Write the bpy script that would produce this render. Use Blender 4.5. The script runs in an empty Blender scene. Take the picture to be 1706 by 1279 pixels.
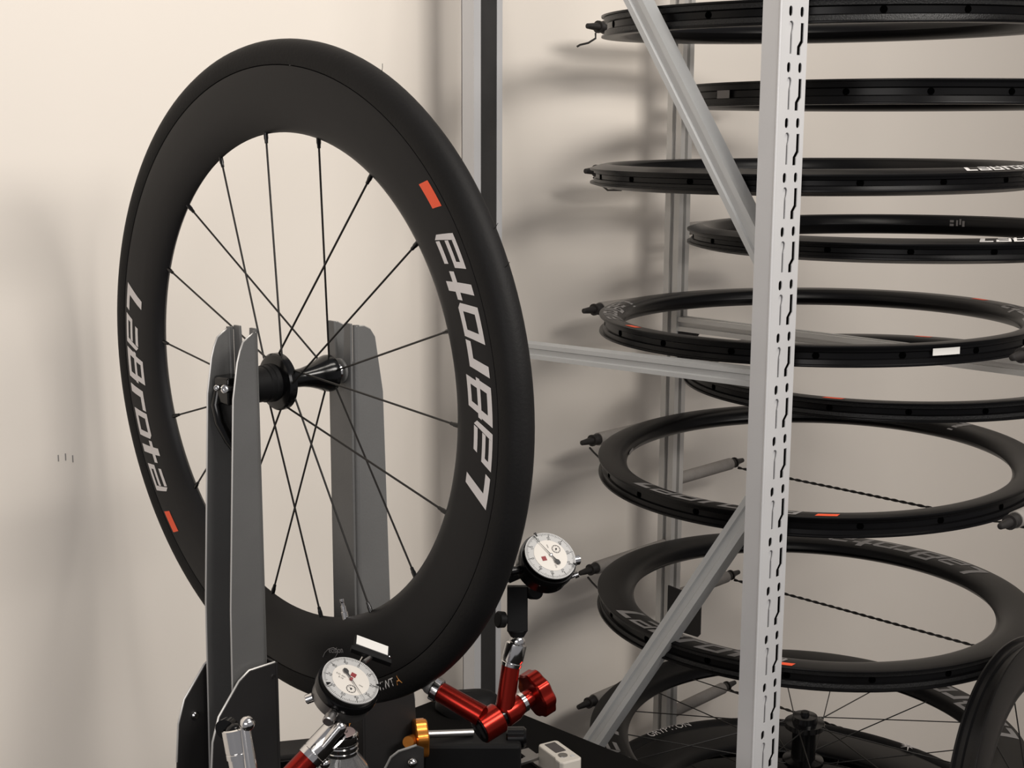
import bpy, bmesh, math, random
from mathutils import Vector, Matrix

# ------------------------------------------------------------------ camera, world, light, exposure
S = bpy.context.scene
COL = S.collection
W, H, FPX = 1706, 1279, 2345.45
F = Vector((0.7041, 0.6862, -0.1829)).normalized()
R = Vector((0.6985, -0.7156, 0.0040)); R = (R - F * R.dot(F)).normalized()
U = R.cross(F).normalized()
cd = bpy.data.cameras.new('camera'); cam = bpy.data.objects.new('camera', cd); COL.objects.link(cam)
cam.matrix_world = Matrix(((R.x, U.x, -F.x, 0), (R.y, U.y, -F.y, 0), (R.z, U.z, -F.z, 0), (0, 0, 0, 1)))
cd.sensor_width = 36; cd.lens = FPX / W * 36; cd.clip_start = .05; cd.clip_end = 50
S.camera = cam
S.view_settings.view_transform = 'Standard'; S.view_settings.look = 'None'
S.view_settings.gamma = 1; S.view_settings.use_curve_mapping = False
S.view_settings.exposure = 0.0
wd = bpy.data.worlds.new('room_light'); S.world = wd; wd.use_nodes = True
wd.node_tree.nodes['Background'].inputs[0].default_value = (.95, .93, .97, 1)
wd.node_tree.nodes['Background'].inputs[1].default_value = .25

def area(name, loc, tgt, sx, sy, power, col):
    l = bpy.data.lights.new(name, 'AREA'); l.shape = 'RECTANGLE'; l.size = sx; l.size_y = sy
    l.energy = power; l.color = col
    o = bpy.data.objects.new(name, l); COL.objects.link(o); o.location = loc
    o.rotation_euler = (Vector(tgt) - Vector(loc)).to_track_quat('-Z', 'Y').to_euler()
    return o
area('ceiling_lamp', (1.15, -.95, 1.02), (1.15, 1.5, -.1), 1.5, .45, 46, (1, .945, .885))
area('ceiling_lamp', (1.2, .10, 1.60), (1.2, 1.3, -.2), 1.2, .35, 17, (1, .935, .85))
area('side_fill', (-1.3, -.2, .25), (1.1, 1.5, -.5), 1.4, .8, 17, (1, .95, .92))  # added fill to lift the wall and left faces, not a lamp of the room

FLOOR = -1.80; TABLE = -.75; WALL = 1.56

# ------------------------------------------------------------------ helpers
def ray(u, v):
    return F + R * ((u - W / 2) / FPX) + U * ((H / 2 - v) / FPX)
def at(u, v, d):                      # point d metres deep (along the optical axis) seen at pixel u, v
    return ray(u, v) * d

def material(name, col, rough=.5, metal=0., noise=0., nscale=40., bump=0., bscale=200., spec=.5, trans=0., ior=1.45, coat=0., stretch=None):
    m = bpy.data.materials.new(name); m.use_nodes = True
    nt = m.node_tree; b = nt.nodes['Principled BSDF']
    b.inputs['Base Color'].default_value = (*col, 1); b.inputs['Roughness'].default_value = rough
    b.inputs['Metallic'].default_value = metal; b.inputs['Specular IOR Level'].default_value = spec
    b.inputs['Transmission Weight'].default_value = trans; b.inputs['IOR'].default_value = ior
    b.inputs['Coat Weight'].default_value = coat; b.inputs['Coat Roughness'].default_value = .15
    tc = nt.nodes.new('ShaderNodeTexCoord'); src = tc.outputs['Object']
    if stretch:
        mp = nt.nodes.new('ShaderNodeMapping'); mp.inputs['Scale'].default_value = stretch
        nt.links.new(src, mp.inputs[0]); src = mp.outputs[0]
    n = nt.nodes.new('ShaderNodeTexNoise'); n.inputs['Scale'].default_value = nscale; n.inputs['Detail'].default_value = 5
    nt.links.new(src, n.inputs['Vector'])
    mx = nt.nodes.new('ShaderNodeMix'); mx.data_type = 'RGBA'
    mx.inputs[6].default_value = (*[c * (1 - noise) for c in col], 1); mx.inputs[7].default_value = (*[min(1, c * (1 + noise)) for c in col], 1)
    nt.links.new(n.outputs['Fac'], mx.inputs[0]); nt.links.new(mx.outputs[2], b.inputs['Base Color'])
    if bump:
        n2 = nt.nodes.new('ShaderNodeTexNoise'); n2.inputs['Scale'].default_value = bscale
        nt.links.new(src, n2.inputs['Vector'])
        bp = nt.nodes.new('ShaderNodeBump'); bp.inputs['Strength'].default_value = bump; bp.inputs['Distance'].default_value = .002
        nt.links.new(n2.outputs['Fac'], bp.inputs['Height']); nt.links.new(bp.outputs[0], b.inputs['Normal'])
    return m
M = {}
M['wall'] = material('cream_paint', (.80, .745, .675), .75, noise=.02, nscale=3, bump=.04, bscale=120)
M['floor'] = material('grey_floor', (.30, .29, .28), .6, noise=.15, nscale=8)
M['carbon'] = material('matte_carbon', (.0082, .0079, .0084), .42, noise=.15, nscale=60, spec=.26)
M['carbon_gloss'] = material('satin_carbon', (.0032, .0031, .0034), .30, noise=.2, nscale=60, spec=.20)
M['weave'] = material('woven_carbon', (.012, .012, .012), .42, noise=.8, nscale=420, bump=.35, bscale=500, spec=.35)
M['tyre'] = material('black_rubber', (.0075, .0072, .0073), .60, noise=.55, nscale=14, bump=.12, bscale=300, spec=.22)
M['print'] = material('silver_print', (.70, .665, .645), .42, noise=.05, spec=.4)
M['print_dull'] = material('grey_print', (.25, .24, .235), .45, noise=.05, spec=.4)
M['print_white'] = material('white_print', (.82, .80, .78), .4)
M['orange'] = material('orange_print', (.93, .105, .035), .45)
M['amber'] = material('amber_print', (.75, .33, .08), .5)
M['black'] = material('black_anodised', (.003, .003, .0032), .17, noise=.1, spec=.42)
M['black_matte'] = material('black_plastic', (.0055, .0055, .0058), .55, noise=.2, spec=.2)
M['spoke'] = material('black_spoke', (.008, .007, .006), .4)
M['stand'] = material('grey_powder_coat', (.150, .150, .147), .42, metal=.25, noise=.10, nscale=25, bump=.08, bscale=500, spec=.5)
M['bracket'] = material('dark_powder_coat', (.022, .021, .021), .5, noise=.12, nscale=30, spec=.3)
M['edge'] = material('bare_metal_edge', (.55, .54, .52), .4, metal=.6)
M['chrome'] = material('polished_chrome', (.72, .71, .70), .12, metal=1)
M['steel'] = material('satin_steel', (.42, .41, .40), .32, metal=1)
M['case'] = material('dark_satin_steel', (.20, .195, .19), .34, metal=.85, noise=.08)
M['red'] = material('red_anodised', (.27, .017, .011), .24, metal=.9, noise=.05)
M['gold'] = material('orange_anodised', (.72, .27, .05), .26, metal=.85)
M['shelf'] = material('silver_grey_paint', (.60, .60, .605), .42, metal=.15, noise=.05, nscale=15, bump=.04, bscale=400)
M['shelf_face'] = M['shelf']
M['brace'] = material('zinc_steel', (.50, .51, .51), .58, metal=.2, noise=.08, nscale=20)
M['alu'] = material('anodised_aluminium', (.56, .55, .53), .38, metal=.45, noise=.06, nscale=12)
M['foam'] = material('grey_foam', (.27, .25, .23), .85, noise=.12, nscale=90, bump=.3, bscale=300)
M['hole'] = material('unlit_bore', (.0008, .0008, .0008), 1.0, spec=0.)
M['strip'] = material('dark_rubber_strip', (.030, .029, .028), .6, noise=.3, nscale=30)
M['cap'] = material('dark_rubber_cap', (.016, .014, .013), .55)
M['dial'] = material('white_dial', (.62, .59, .545), .35)
M['dialring'] = material('grey_dial_ring', (.43, .43, .425), .35)
M['ink'] = material('black_ink', (.03, .03, .03), .5)
M['redink'] = material('dark_red_ink', (.22, .03, .035), .5)
M['bench'] = material('black_bench_mat', (.0045, .0042, .0040), .85, noise=.2, spec=.06)
M['sticker'] = material('pale_sticker', (.72, .71, .68), .5)
M['sticker_dull'] = material('dull_sticker', (.14, .13, .125), .5)
M['pale'] = material('pale_body', (.50, .47, .42), .45)
M['screen'] = material('lcd_screen', (.05, .045, .045), .2)
M['clearglass'] = material('clear_glass', (.9, .9, .9), .05, trans=.92)
M['pink'] = material('pink_label', (.46, .36, .35), .5)
M['boxgrey'] = material('charcoal_plastic', (.020, .019, .019), .55, noise=.1, spec=.2)

class MB:
    def __init__(s): s.v = []; s.f = []; s.sm = []
    def add(s, vs, fs, smooth=False):
        n = len(s.v); s.v += [Vector(v) for v in vs]
        for f in fs: s.f.append([i + n for i in f]); s.sm.append(smooth)
        return s
    def quadbox(s, c, x, y, z):       # centre and three half-vectors
        c, x, y, z = map(Vector, (c, x, y, z))
        p = [c + a * x + b * y + d * z for d in (-1, 1) for b in (-1, 1) for a in (-1, 1)]
        return s.add(p, [(0, 2, 3, 1), (4, 5, 7, 6), (0, 1, 5, 4), (2, 6, 7, 3), (0, 4, 6, 2), (1, 3, 7, 5)])
    def box(s, x0, x1, y0, y1, z0, z1):
        return s.quadbox(((x0 + x1) / 2, (y0 + y1) / 2, (z0 + z1) / 2), ((x1 - x0) / 2, 0, 0), (0, (y1 - y0) / 2, 0), (0, 0, (z1 - z0) / 2))
    def lathe(s, o, ax, prof, seg=32, smooth=True, cap=True, lobes=0, lobe=0.):
        o = Vector(o); ax = Vector(ax).normalized(); e = ax.orthogonal().normalized(); g = ax.cross(e)
        vs = []
        for (t, r) in prof:
            for k in range(seg):
                a = 2 * math.pi * k / seg; rr = r * (1 + lobe * math.cos(lobes * a)) if lobes else r
                vs.append(o + ax * t + e * (rr * math.cos(a)) + g * (rr * math.sin(a)))
        fs = []
        for i in range(len(prof) - 1):
            for k in range(seg):
                fs.append((i * seg + k, i * seg + (k + 1) % seg, (i + 1) * seg + (k + 1) % seg, (i + 1) * seg + k))
        s.add(vs, fs, smooth)
        if cap:
            n = len(s.v) - len(vs)
            s.f.append([n + k for k in reversed(range(seg))]); s.sm.append(False)
            s.f.append([n + (len(prof) - 1) * seg + k for k in range(seg)]); s.sm.append(False)
        return s
    def rod(s, p0, p1, r0, r1=None, seg=16):
        p0, p1 = Vector(p0), Vector(p1)
        return s.lathe(p0, p1 - p0, [(0, r0), ((p1 - p0).length, r0 if r1 is None else r1)], seg)
    def tube(s, pts, r, seg=8):
        pts = [Vector(p) for p in pts]; vs = []; n = len(pts); e = None
        for i, p in enumerate(pts):
            t = (pts[min(i + 1, n - 1)] - pts[max(i - 1, 0)]).normalized()
            e = t.orthogonal().normalized() if e is None else (e - t * e.dot(t)).normalized()
            g = t.cross(e)
            vs += [p + e * (r * math.cos(2 * math.pi * k / seg)) + g * (r * math.sin(2 * math.pi * k / seg)) for k in range(seg)]
        fs = [(i * seg + k, i * seg + (k + 1) % seg, (i + 1) * seg + (k + 1) % seg, (i + 1) * seg + k) for i in range(n - 1) for k in range(seg)]
        s.add(vs, fs, True); b = len(s.v) - len(vs)
        s.f.append([b + k for k in reversed(range(seg))]); s.sm.append(False)
        s.f.append([b + (n - 1) * seg + k for k in range(seg)]); s.sm.append(False)
        return s
    def sphere(s, c, r, seg=20):
        n = seg // 2
        return s.lathe(c, (0, 0, 1), [(-r * math.cos(math.pi * i / n), max(r * math.sin(math.pi * i / n), 1e-5)) for i in range(n + 1)], seg, cap=False)
    def ring(s, prof, seg=128, smooth=True):      # closed profile (r, z) swept about local z
        n = len(prof); vs = [Vector((r * math.cos(2 * math.pi * k / seg), r * math.sin(2 * math.pi * k / seg), z)) for k in range(seg) for (r, z) in prof]
        fs = [(k * n + i, ((k + 1) % seg) * n + i, ((k + 1) % seg) * n + (i + 1) % n, k * n + (i + 1) % n) for k in range(seg) for i in range(n)]
        return s.add(vs, fs, smooth)
    def prism(s, poly, d):            # planar polygon of 3D points, extruded by vector d
        poly = [Vector(p) for p in poly]; d = Vector(d); n = len(poly)
        return s.add(poly + [p + d for p in poly], [list(reversed(range(n))), list(range(n, 2 * n))] + [(i, (i + 1) % n, n + (i + 1) % n, n + i) for i in range(n)])
    def build(s, name, m, parent=None, local=False, bevel=0., sharp=None):
        me = bpy.data.meshes.new(name)
        vs = s.v
        if parent is not None and not local:
            inv = parent.get('_inv'); mw = WORLD[parent.name].inverted()
            vs = [mw @ v for v in vs]
        me.from_pydata([tuple(v) for v in vs], [], s.f)
        bm = bmesh.new(); bm.from_mesh(me); bmesh.ops.recalc_face_normals(bm, faces=bm.faces); bm.to_mesh(me); bm.free()
        me.polygons.foreach_set('use_smooth', s.sm)
        if any(s.sm):
            try: me.set_sharp_from_angle(angle=math.radians(sharp or 38))
            except Exception: pass
        o = bpy.data.objects.new(name, me); COL.objects.link(o); me.materials.append(m)
        if parent is not None:
            o.parent = parent
            WORLD[o.name] = WORLD[parent.name].copy()
        else: WORLD[o.name] = Matrix.Identity(4)
        if bevel:
            b = o.modifiers.new('bevel', 'BEVEL'); b.width = bevel; b.segments = 2; b.limit_method = 'ANGLE'; b.angle_limit = math.radians(40)
        return o
WORLD = {}
def tag(o, label, cat, group=None):
    o['label'] = label; o['category'] = cat
    if group: o['group'] = group
    return o
def thing(name, label, cat, loc=(0, 0, 0), rot=None, group=None):
    o = bpy.data.objects.new(name, None); COL.objects.link(o); o.empty_display_size = .02
    m = Matrix.Translation(Vector(loc))
    if rot is not None: m = m @ rot.to_4x4()
    o.matrix_world = m; WORLD[o.name] = m
    return tag(o, label, cat, group)
def struct(o):
    o['kind'] = 'structure'; return o
def basis(z, x):
    z = Vector(z).normalized(); x = Vector(x); x = (x - z * x.dot(z)).normalized(); y = z.cross(x)
    return Matrix(((x.x, y.x, z.x), (x.y, y.y, z.y), (x.z, y.z, z.z)))

def text_mesh(s, size):
    c = bpy.data.curves.new('t', 'FONT'); c.body = s; c.size = size; c.align_x = 'CENTER'; c.align_y = 'CENTER'; c.resolution_u = 2
    o = bpy.data.objects.new('t', c); COL.objects.link(o)
    dg = bpy.context.evaluated_depsgraph_get(); e = o.evaluated_get(dg); me = e.to_mesh()
    vs = [v.co.copy() for v in me.vertices]; fs = [list(p.vertices) for p in me.polygons]
    e.to_mesh_clear(); bpy.data.objects.remove(o); bpy.data.curves.remove(c)
    return vs, fs

# ------------------------------------------------------------------ the setting
struct(MB().box(-1.2, 4.6, WALL, WALL + .1, FLOOR, 1.7).build('wall_back', M['wall']))
struct(MB().box(4.5, 4.6, -2.0, WALL, FLOOR, 1.7).build('wall_right', M['wall']))
struct(MB().box(-1.2, 4.6, -2.0, WALL + .1, FLOOR - .1, FLOOR).build('floor', M['floor']))
wallo = bpy.data.objects['wall_back']
for (u, v, l) in ((97, 763, 11), (109, 761, 12), (121, 764, 12)):
    d = ray(u, v); p = d * (WALL / d.y)
    k = l * p.dot(F) / FPX
    MB().box(p.x - .0006, p.x + .0006, WALL - .0006, WALL + .001, p.z - k / 2, p.z + k / 2).build('scuff', M['print_dull'], wallo)

# ------------------------------------------------------------------ lettering on rims
def Rq(x0, x1, y0, y1): return [(x0, y0), (x1, y0), (x1, y1), (x0, y1)]
t_ = .20
def box_ring(w, h, k=.20):
    return [Rq(0, k, 0, h), Rq(w - k, w, 0, h - .18), [(w - k, h - .18), (w, h - .18), (w - .16, h), (w - k, h)], Rq(k, w - k, 0, .18), Rq(k, w - k, h - .18, h)]
XH = .78
GLYPH = {
    'L': ([Rq(0, .28, .20, 1), Rq(0, .78, 0, .20)], .95),
    'a': ([Rq(.1, .72, XH - .16, XH), [(.72, 0), (.9, 0), (.9, XH - .14), (.76, XH), (.72, XH)], Rq(0, .16, .0, .42), Rq(.16, .72, 0, .14), Rq(.16, .72, .28, .42)], 1.05),
    '8': ([Rq(0, .2, 0, .44), Rq(.06, .24, .58, 1), Rq(.72, .92, 0, .44), Rq(.68, .86, .58, 1), Rq(-.04, .95, .44, .58), Rq(.2, .72, 0, .18), Rq(.24, .68, .84, 1)], 1.14),
    'r': ([Rq(0, .26, 0, XH), Rq(.26, .68, XH - .2, XH)], .76),
    'o': ([Rq(0, .2, 0, XH), Rq(.66, .86, 0, XH - .12), [(.66, XH - .12), (.86, XH - .12), (.72, XH), (.66, XH)], Rq(.2, .66, 0, .17), Rq(.2, .66, XH - .17, XH)], .98),
    't': ([Rq(.16, .42, 0, .52), Rq(-.04, .7, .52, .70), Rq(.16, .42, .70, .98)], .80),
}
WID = 1.25
def lettering(start, rbase, cap, surf, skip=0):
    mb = MB(); s = 0.; unit = cap
    for i, ch in enumerate('La8rota'):
        qs, adv = GLYPH[ch]
        if i >= skip:
            for q in qs:
                ys = [p[1] for p in q]; y0, y1 = min(ys), max(ys)
                nx, ny = 3, 3
                pts = []
                for j in range(ny + 1):
                    for k in range(nx + 1):
                        a, b = k / nx, j / ny
                        p0 = Vector((*q[0], 0)).lerp(Vector((*q[1], 0)), a); p1 = Vector((*q[3], 0)).lerp(Vector((*q[2], 0)), a)
                        p = p0.lerp(p1, b)
                        arc = (s + p.x * unit * WID + .5 * p.y * cap) / rbase
                        pts.append(surf(start + arc, rbase - p.y * cap))
                n = nx + 1
                mb.add(pts, [(j * n + k, j * n + k + 1, (j + 1) * n + k + 1, (j + 1) * n + k) for j in range(ny) for k in range(nx)])
        s += adv * unit * WID
    return mb
def patch(a0, a1, r0, r1, surf, skew=0., n=6):
    mb = MB(); pts = []
    for j in range(3):
        for k in range(n + 1):
            a = a0 + (a1 - a0) * k / n + skew * j / 2; pts.append(surf(a, r0 + (r1 - r0) * j / 2))
    m = n + 1
    return mb.add(pts, [(j * m + k, j * m + k + 1, (j + 1) * m + k + 1, (j + 1) * m + k) for j in range(2) for k in range(n)])

def half_width(Ro, Ri, hw, bulge=False):
    d = Ro - Ri
    tab = [(0, .96), (.06, 1.0), (.22, 1.02), (.42, 1.0), (.6, .93), (.76, .77), (.88, .53), (.96, .25), (1, 0)]
    if bulge: tab = [(0, .66), (.06, .70), (.25, .84), (.45, .96), (.6, 1.02), (.72, .97), (.84, .74), (.94, .36), (1, 0)]
    def f(r):
        t = (Ro - r) / d
        for (t0, w0), (t1, w1) in zip(tab, tab[1:]):
            if t <= t1: return hw * (w0 + (w1 - w0) * (t - t0) / (t1 - t0))
        return 0.
    return f
def rim_profile(Ro, Ri, hw, bulge=False):
    w = half_width(Ro, Ri, hw, bulge); d = Ro - Ri
    side = [(Ro - d * t, w(Ro - d * t)) for t in (0.01, .06, .14, .22, .32, .42, .52, .6, .68, .76, .82, .88, .92, .96, .985)]
    prof = side + [(Ri, 0)] + [(r, -z) for r, z in reversed(side)]
    b = hw * (.68 if bulge else 1)
    out = [(Ro - .0002, -(b - .0012)), (Ro - .0006, -(b - .0030)), (Ro - .0052, -(b - .0034)), (Ro - .0060, -b * .36), (Ro - .0088, -b * .26),
           (Ro - .0088, b * .26), (Ro - .0060, b * .36), (Ro - .0052, b - .0034), (Ro - .0006, b - .0030), (Ro - .0002, b - .0012)]
    return prof + out
def surf_of(Ro, Ri, hw, eps=.00035, bulge=False):
    w = half_width(Ro, Ri, hw, bulge)
    def s(a, r): return (r * math.cos(a), r * math.sin(a), w(r) + eps)
    return s
rad = math.radians

# ------------------------------------------------------------------ the bench
bench = thing('workbench', 'low black-topped workbench under the wheel truing stand', 'workbench', (.8, .8, FLOOR))
MB().box(.35, 1.234, .30, 1.295, TABLE - .03, TABLE).build('tabletop', M['bench'], bench, bevel=.002)
for x in (.40, 1.18):
    for y in (.35, 1.24):
        MB().box(x - .025, x + .025, y - .025, y + .025, FLOOR, TABLE - .03).build('leg', M['bracket'], bench)

# ------------------------------------------------------------------ truing stand
st = thing('truing_stand', 'grey steel wheel truing stand with two folded uprights holding the deep wheel', 'truing stand', (.858, 1.146, TABLE))
MB().box(.70, .995, 1.10, 1.185, TABLE, TABLE + .012).build('base_plate', M['bracket'], st, bevel=.002)
def upright(xw, s, y0, y1, zt, flange, name='upright'):
    # web with a V slot at plane x = xw, flanges reaching out in direction s (-1 to the near side)
    yc = (y0 + y1) / 2; g = .003
    ob = thing_part = MB()
    zb = TABLE + .012
    rb = .005
    web = [(y0 + rb, zb), (y1 - rb, zb), (y1 - rb, zt), (yc + .0085, zt), (yc + .005, zt - .05), (yc - .005, zt - .05), (yc - .0085, zt), (y0 + rb, zt)]
    mb = MB().prism([(xw, y, z) for y, z in web], (-s * g, 0, 0))
    o = mb.build(name, M['stand'], st, bevel=.0006)
    for yy, dy, in ((y0, g), (y1 - g, g)):
        poly = [(xw + s * rb, zb), (xw + s * rb, zt - .003)] + [(xw + s * a, z) for a, z in flange]
        fb = MB().prism([(x, yy, z) for x, z in poly], (0, dy, 0)).build('flange', M['stand'], o, bevel=.0006)
        # bright cut edge along the flange rim
        pts = [Vector((xw + s * .002, yy + dy / 2, zt - .0028))] + [Vector((xw + s * (a + .0001), yy + dy / 2, z)) for a, z in flange[:-1]]
        MB().tube(pts, .0011, 6).build('cut_edge', M['edge'], o)
        yq = yy if dy > 0 and yy == y0 else yy + dy
        sy = 1 if yy == y0 else -1
        q = MB(); n = 8; arc = []
        for i in range(n + 1):
            t = math.pi / 2 * i / n
            arc.append((xw + s * rb * (1 - math.sin(t)), yq + sy * rb * (1 - math.cos(t))))
        for i in range(n, -1, -1):
            t = math.pi / 2 * i / n; ri = rb - g
            arc.append((xw + s * (rb - ri * math.sin(t)), yq + sy * (rb - ri * math.cos(t))))
        m = len(arc); zz = [zb, zt - .0015]
        q.add([(x, y, z) for z in zz for x, y in arc], [(i, (i + 1) % m, m + (i + 1) % m, m + i) for i in range(m)], True)
        b0 = len(q.v) - 2 * m
        for i in range(n):
            q.f.append([b0 + m + i, b0 + m + i + 1, b0 + m + 2 * n + 1 - i - 1, b0 + m + 2 * n + 1 - i]); q.sm.append(False)
        q.build('bend', M['stand'], o)
    return o
fl_near = [(.010, -.2050), (.0165, -.2095), (.0205, -.2180), (.0240, -.2290), (.0300, -.2640), (.0408, -.475), (.0450, TABLE + .012), (.0450, TABLE + .0119)]
fl_rear = [(.012, -.2100), (.020, -.2140), (.0262, -.2226), (.0360, -.2820), (.0425, -.518), (.0450, TABLE + .012), (.0450, TABLE + .0119)]
upright(.796, -1, 1.120, 1.1665, -.1985, fl_near)
upright(.922, 1, 1.1255, 1.1725, -.2065, fl_rear)
def bracket(xw, s, ya, yb, pts, g=.003):
    o = MB().prism([(xw, ya, TABLE + .012), (xw, yb, TABLE + .012), (xw, yb, pts[0][1]), (xw, ya, pts[0][1])], (-s * g, 0, 0)).build('bracket', M['bracket'], st, bevel=.0006)
    for yy in (ya, yb - g):
        poly = [(xw, TABLE + .012)] + pts
        MB().prism([(x, yy, z) for x, z in poly], (0, g, 0)).build('side_plate', M['bracket'], o, bevel=.0008)
        MB().tube([Vector((x, yy + g / 2, z + .0002)) for x, z in pts[:-1]], .0013, 6).build('cut_edge', M['edge'], o)
    return o
b1 = bracket(.7995, -1, 1.1115, 1.1755, [(.7995, -.5385), (.7680, -.5385), (.7560, -.5460), (.7310, -.5760), (.7230, -.600), (.7195, -.640), (.7120, TABLE + .012)])
b2 = bracket(.9190, 1, 1.1170, 1.1800, [(.9190, -.585), (.9700, -.585), (.9870, -.605), (.9925, -.640), (.9980, TABLE + .012)])
MB().lathe((.7415, 1.1725, -.5955), (0, -1, 0), [(0, .0042), (.002, .0042), (.0035, .003)], 16).build('bolt_head', M['chrome'], b1)
MB().lathe((.796, 1.1115, -.552), (0, -1, 0), [(0, .0018), (.001, .0018)], 10).build('bolt_head', M['chrome'], b1)
# foot clamp plate beside the rear upright with its domed bolt
pl = MB().prism([at(638, 1290, 1.50), at(652, 1262, 1.50), at(664, 1252, 1.50), at(694, 1242, 1.50), at(706, 1246, 1.50), at(706, 1290, 1.50)], F * .004).build('foot_plate', M['bracket'], st, bevel=.0008)
MB().tube([at(636, 1290, 1.499), at(651, 1261, 1.499), at(664, 1251, 1.499), at(694, 1241, 1.499)], .0014, 6).build('cut_edge', M['edge'], pl)
MB().sphere(at(687, 1270, 1.497), .0055).build('bolt_head', M['chrome'], pl)
# axle clamp inside the near upright
cl = MB().rod((.793, 1.1492, -.2580), (.773, 1.1492, -.2585), .0125, .0110, 20).box(.770, .790, 1.136, 1.1600, -.273, -.246).build('axle_clamp', M['black'], st, bevel=.002)
MB().tube([(.774, 1.158, -.262), (.770, 1.157, -.275), (.771, 1.153, -.292), (.778, 1.148, -.310), (.787, 1.143, -.325)], .0055, 10).build('lever', M['black'], cl)
for (u, v, r) in ((374, 648, .0042), (360.5, 646, .0028)):
    p = at(u, v, 1.362)
    MB().lathe(p, (-.85, -.5, .1), [(-.012, r), (0, r), (.0006, r * .8), (.0006, r * .5), (-.001, r * .45), (-.001, .0001)], 14).build('clamp_bolt', M['chrome'], cl)
MB().lathe((.9185, 1.1475, -.2578), (-1, 0, 0), [(0, .0135), (.003, .0135), (.004, .012)], 24).build('axle_seat', M['stand'], st)

# ------------------------------------------------------------------ the wheel being trued
wc = Vector((.8583, 1.1477, -.2589)); wn = Vector((.9998, -.0161, .0133)).normalized(); wa = Vector((.0161, .9999, 0))
wrot = basis(-wn, wa)
wh = thing('bicycle_wheel', 'black deep-section bicycle wheel with tyre and silver lettering clamped upright in the truing stand', 'wheel', wc, wrot)
RO, RI, HW = .3132, .2480, .0136
rim = MB().ring(rim_profile(RO, RI, HW), 160).build('rim', M['carbon'], wh, True, sharp=50)
half = [(.3380, 0), (.3377, .0035), (.3365, .0070), (.3342, .0102), (.3308, .0127), (.3268, .0141), (.3222, .0146), (.3178, .0143), (.3146, .0138), (.3136, .0134), (.3131, .0120)]
tp = half + [(r, -z) for r, z in reversed(half[1:])]
tyre = MB().ring(tp, 160).build('tyre', M['tyre'], wh, True)
tr = random.Random(4)
for ang, up in ((20, 0), (-22.5, 0), (156, 0), (116, 0), (150, 1)):   # moulding hairs left on the tread
    a = -rad(ang); z0 = tr.uniform(-.004, .004)
    e = Vector((math.cos(a), math.sin(a), 0)); t = Vector((-math.sin(a), math.cos(a), 0))
    MB().tube([e * .3375 + Vector((0, 0, z0)), e * .341 + t * .0006 + Vector((0, 0, z0)), e * .3445 + t * .0022 + Vector((0, 0, z0))], .00028, 5).build('tyre_hair', M['tyre'], tyre, True)
sf = surf_of(RO, RI, HW)
for off in (0, 180):
    lettering(rad(165.6 + off), .3068, .0305, sf).build('lettering', M['print'], rim, True)
    patch(rad(217.4 + off), rad(222.6 + off), .3085, .2975, sf, rad(.9)).build('orange_patch', M['orange'], rim, True)
# maker's mark on the lower tyre wall: white letters, amber last letter
def on_ring(s, size, ang, r, zf, flip=False, stretch=1.):
    vs, fs = text_mesh(s, size); out = []
    for v in vs:
        x, y = v.x * stretch, v.y
        if flip: a = ang - x / r; rr = r + y
        else: a = ang + x / r; rr = r - y
        out.append((rr * math.cos(a), rr * math.sin(a), zf(rr)))
    return MB().add(out, fs)
tz = lambda r: (.0146 - 28 * abs(r - .3222) ** 2 * 1.0 - (max(0, r - .3240) * .22)) + .0004
on_ring('VIWT', .0115, rad(118.6), .3215, tz).build('lettering', M['print_white'], tyre, True)
on_ring('A', .0150, rad(122.4), .3215, tz).build('amber_letter', M['amber'], tyre, True)
fl = []
for (u, v) in ((538, 1094), (541, 1087), (547, 1081), (555, 1078.5), (561, 1081), (562.5, 1087), (559, 1094), (551, 1100), (542, 1106), (536, 1113), (534, 1118)):
    d = ray(u, v); q = wrot.inverted() @ (d * ((wc - wn * (HW + .0008)).dot(wn) / d.dot(wn)) - wc); fl.append(q)
MB().tube(fl, .0003, 5).build('signature', M['print_dull'], rim, True)
on_ring('ecision', .0090, rad(105.3), .2790, lambda r: sf(0, r)[2]).build('signature', M['print_dull'], rim, True)
# hub
hub = thing_hub = MB().lathe((0, 0, 0), (0, 0, 1), [(-.052, .009), (-.051, .0115), (-.048, .0165), (-.046, .0192), (-.042, .0195), (-.037, .0182), (-.030, .0150), (-.020, .0118), (-.010, .0098), (0, .0092), (.006, .0094),
     (.0085, .0118), (.0105, .0102), (.0125, .0125), (.0145, .026), (.0165, .0292), (.0225, .0292), (.0245, .0275), (.027, .0205)], 48).build('hub', M['black'], wh, True, sharp=30)
MB().lathe((0, 0, .026), (0, 0, 1), [(0, .0195), (.006, .0195), (.007, .0185), (.012, .0188), (.013, .0178), (.030, .0178), (.032, .0165), (.040, .0115), (.046, .0095)], 36).build('freehub', M['black_matte'], hub, True, sharp=25)
MB().lathe((0, 0, -.0635), (0, 0, 1), [(0, .0092), (.006, .0098), (.008, .0085), (.0125, .0085)], 28).build('axle_end', M['chrome'], hub, True)
for k in range(18):
    a = -rad(2.4 + 20 * k)
    if k % 3 == 2: zf, rf, ha = -.0425, .0178, -rad(2.4 + 20 * k)
    else:
        zf, rf = .0195 + (.003 if k % 3 else -.002), .0270
        ha = a - rad(35) * (1 if k % 3 == 1 else -1)
    p0 = Vector((rf * math.cos(ha), rf * math.sin(ha), zf)); p1 = Vector((.2508 * math.cos(a), .2508 * math.sin(a), 0))
    d = (p0 - p1).normalized()
    sp = MB().rod(p0, p1, .00105, seg=8).build('spoke', M['spoke'], wh, True)
    MB().lathe(p1 - d * .004, d, [(0, .0023), (.011, .0023), (.0125, .0019), (.016, .0017)], 10).build('nipple', M['black'], sp, True)
vr = -rad(-107.3)
e = Vector((math.cos(vr), math.sin(vr), 0))
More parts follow.
